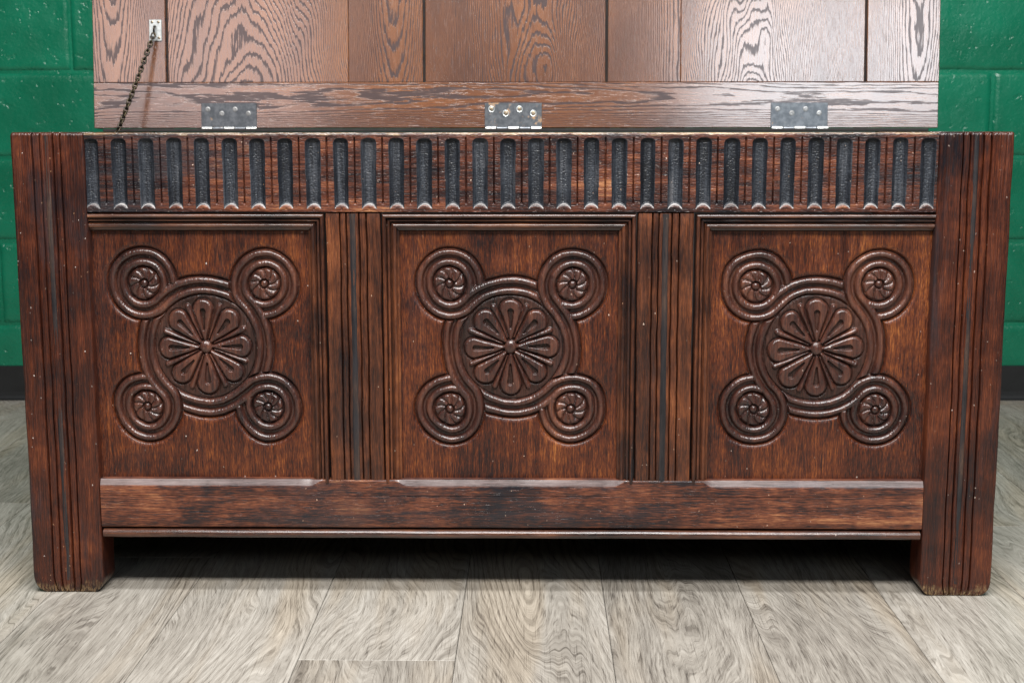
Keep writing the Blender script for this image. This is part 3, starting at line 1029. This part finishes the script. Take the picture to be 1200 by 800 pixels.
def ring_mesh(name, ro, ri, h, seg=18):
    """countersunk ring facing -y: outer wall, bevel, cone down into the hole"""
    V, F = [], []
    for rr, y in ((ro, 0.0), (ro, -h), (ro * 0.86, -h * 1.35), (ri, 0.0004)):
        for k_ in range(seg):
            a = 2 * math.pi * k_ / seg
            V.append((rr * math.cos(a), y, rr * math.sin(a)))
    for q in range(3):
        for k_ in range(seg):
            F.append((q * seg + k_, q * seg + (k_ + 1) % seg, (q + 1) * seg + (k_ + 1) % seg, (q + 1) * seg + k_))
    return fix(polys(name, V, F, True))


def screw_mesh(r):
    """slotted screw head facing -y"""
    V, F = [], []
    seg = 16
    for rr, y in ((r, 0.0), (r, -0.0006), (r * 0.6, -0.0010)):
        for k_ in range(seg):
            a = 2 * math.pi * k_ / seg
            V.append((rr * math.cos(a), y, rr * math.sin(a)))
    for q in range(2):
        for k_ in range(seg):
            F.append((q * seg + k_, q * seg + (k_ + 1) % seg, (q + 1) * seg + (k_ + 1) % seg, (q + 1) * seg + k_))
    # the slot splits the top into two lands
    h_ = [2 * seg + k_ for k_ in range(seg)]
    F.append(tuple(h_[1:8]))
    F.append(tuple(h_[9:16]))
    b_ = len(V)
    for k_ in (1, 7, 9, 15):
        x_, _, z_ = V[2 * seg + k_]
        V.append((x_, -0.0002, z_))
    F += [(b_, b_ + 1, b_ + 2, b_ + 3), (h_[1], h_[7], b_ + 1, b_), (h_[9], h_[15], b_ + 3, b_ + 2)]
    return polys('screw', V, F, False)


ringm = ring_mesh('countersink', 0.0056, 0.0034, 0.0005)
ringm.materials.append(M['zinc'])
scm = screw_mesh(0.0037)
scm.materials.append(M['screw'])
scs = scm.copy()
scs.materials.clear()
scs.materials.append(M['dull'])
knm = cyl('knuckle', 0.0040, 0.0174, 'x')
knm.materials.append(M['bright'])
knd = cyl('knuckle', 0.0038, 0.0174, 'x')
knd.materials.append(M['steel'])
for (x0, x1), rust, bright in (((-0.5403, -0.4443), -0.3, False), ((-0.0507, 0.0477), 0.35, True), ((0.4406, 0.5380), -0.3, False)):
    Hh = box('hinge', x0, x1, -0.0012, 0.0002, -0.0008, 0.0425, M['steel'], chest, 0.0004, seed=x0 * 9)
    Hh.location = lid.location
    Hh.rotation_euler = lid.rotation_euler
    Hh['rust'] = rust
    w_ = x1 - x0
    for fx, fz in ((0.12, 0.75), (0.37, 0.58), (0.61, 0.75), (0.85, 0.58)):
        px, pz = x0 + fx * w_, 0.0425 * fz
        r_ = bpy.data.objects.new('countersink', ringm if bright else scm)
        if bright:
            C.objects.link(r_); r_.parent = Hh; r_.location = (px, -0.0012, pz); r_['grain_seed'] = random.uniform(0, 9)
        s_ = bpy.data.objects.new('screw', scm if bright else scs)
        C.objects.link(s_); s_.parent = Hh
        s_.location = (px, -0.0012, pz)
        s_.rotation_euler = (0, random.uniform(0, 3), 0)
        s_.scale = (0.9, 1, 0.9) if bright else (1.2, 0.6, 1.2)
        s_['grain_seed'] = random.uniform(0, 9)
        if not bright:
            bpy.data.objects.remove(r_)
    for k_ in range(5):
        o = bpy.data.objects.new('knuckle', knm if k_ % 2 == 0 else knd)
        C.objects.link(o); o.parent = Hh
        o.location = (x0 + 0.002 + k_ * 0.0192 * w_ / 0.0965, -0.0022, -0.0015)
        o['grain_seed'] = random.uniform(0, 9)

# ---- the stay chain and its plate on the lid
plate = box('chain_plate', -0.6286, -0.6066, -0.0018, 0.0004, 0.1485, 0.1850, M['zinc'], chest, 0.0007, seed=3.0)
plate.location = lid.location
plate.rotation_euler = lid.rotation_euler
for fx, fz in ((0.25, 0.88), (0.75, 0.88), (0.25, 0.14), (0.78, 0.14)):
    s_ = bpy.data.objects.new('screw', scm)
    C.objects.link(s_); s_.parent = plate
    s_.location = (-0.6286 + fx * 0.022, -0.0018, 0.1485 + fz * 0.0365)
    s_.rotation_euler = (0, random.uniform(0, 3), 0)
    s_.scale = (0.62, 1, 0.62)


def tube(name, pts, r, seg=6, closed=False):
    pts = [Vector(p) for p in pts]
    n_ = len(pts)
    V, F = [], []
    prev = None
    for q in range(n_):
        t = (pts[(q + 1) % n_] - pts[q - 1]) if closed or 0 < q < n_ - 1 else (pts[1] - pts[0] if q == 0 else pts[-1] - pts[-2])
        t.normalize()
        a = prev - t * prev.dot(t) if prev is not None else t.orthogonal()
        a.normalize()
        prev = a
        b = t.cross(a)
        for k_ in range(seg):
            an = 2 * math.pi * k_ / seg
            V.append(tuple(pts[q] + r * (math.cos(an) * a + math.sin(an) * b)))
    for q in range(n_ if closed else n_ - 1):
        for k_ in range(seg):
            q2 = (q + 1) % n_
            F.append((q * seg + k_, q * seg + (k_ + 1) % seg, q2 * seg + (k_ + 1) % seg, q2 * seg + k_))
    if not closed:
        F += [tuple(range(seg - 1, -1, -1)), tuple(range((n_ - 1) * seg, n_ * seg))]
    return polys(name, V, F, True)


pts = [(-0.6176, -0.001 - 0.011 * math.sin(math.radians(t)), 0.1660 + 0.0085 * math.cos(math.radians(t))) for t in range(0, 181, 15)]
link('staple', tube('staple', pts, 0.0017, 8), M['chain'], plate, seed=2)

P0 = lid.matrix_basis @ Vector((-0.6180, -0.0110, 0.1590))
P1 = Vector((-0.6640, 0.3800, 0.6810))
P2 = P0 + (P1 - P0) * 1.5
length = (P2 - P0).length
pitch = 0.0078
nl = int(length / pitch)
lk = [((0.0031 * math.cos(a)), 0.0, 0.0031 * math.sin(a) + (0.0026 if math.sin(a) >= 0 else -0.0026)) for a in np.linspace(0, 2 * math.pi, 16, endpoint=False) + .01]
lkm = tube('chain_link', lk, 0.0015, 6, True)
lkm.materials.append(M['chain'])
chain = None
dirn = (P2 - P0).normalized()
quat = (-dirn).to_track_quat('Z', 'Y')
for q in range(nl):
    o = bpy.data.objects.new('lid_chain' if chain is None else 'chain_link', lkm)
    C.objects.link(o)
    pos = P0 + dirn * (pitch * (q + 0.5)) + Vector((0, 0, -0.0035 * math.sin(math.pi * q / nl)))
    mw = Matrix.Translation(pos) @ quat.to_matrix().to_4x4() @ Matrix.Rotation(math.radians(45 + (90 if q % 2 else 0) + 9 * q * 0.2), 4, 'Z')
    if chain is None:
        chain = bpy.data.objects.new('lid_chain', None)
        bpy.data.objects.remove(o)
        C.objects.link(chain)
        chain.parent = chest
        o = bpy.data.objects.new('chain_link', lkm)
        C.objects.link(o)
    o.parent = chain
    o.matrix_basis = mw
    o['grain_seed'] = random.uniform(0, 9)
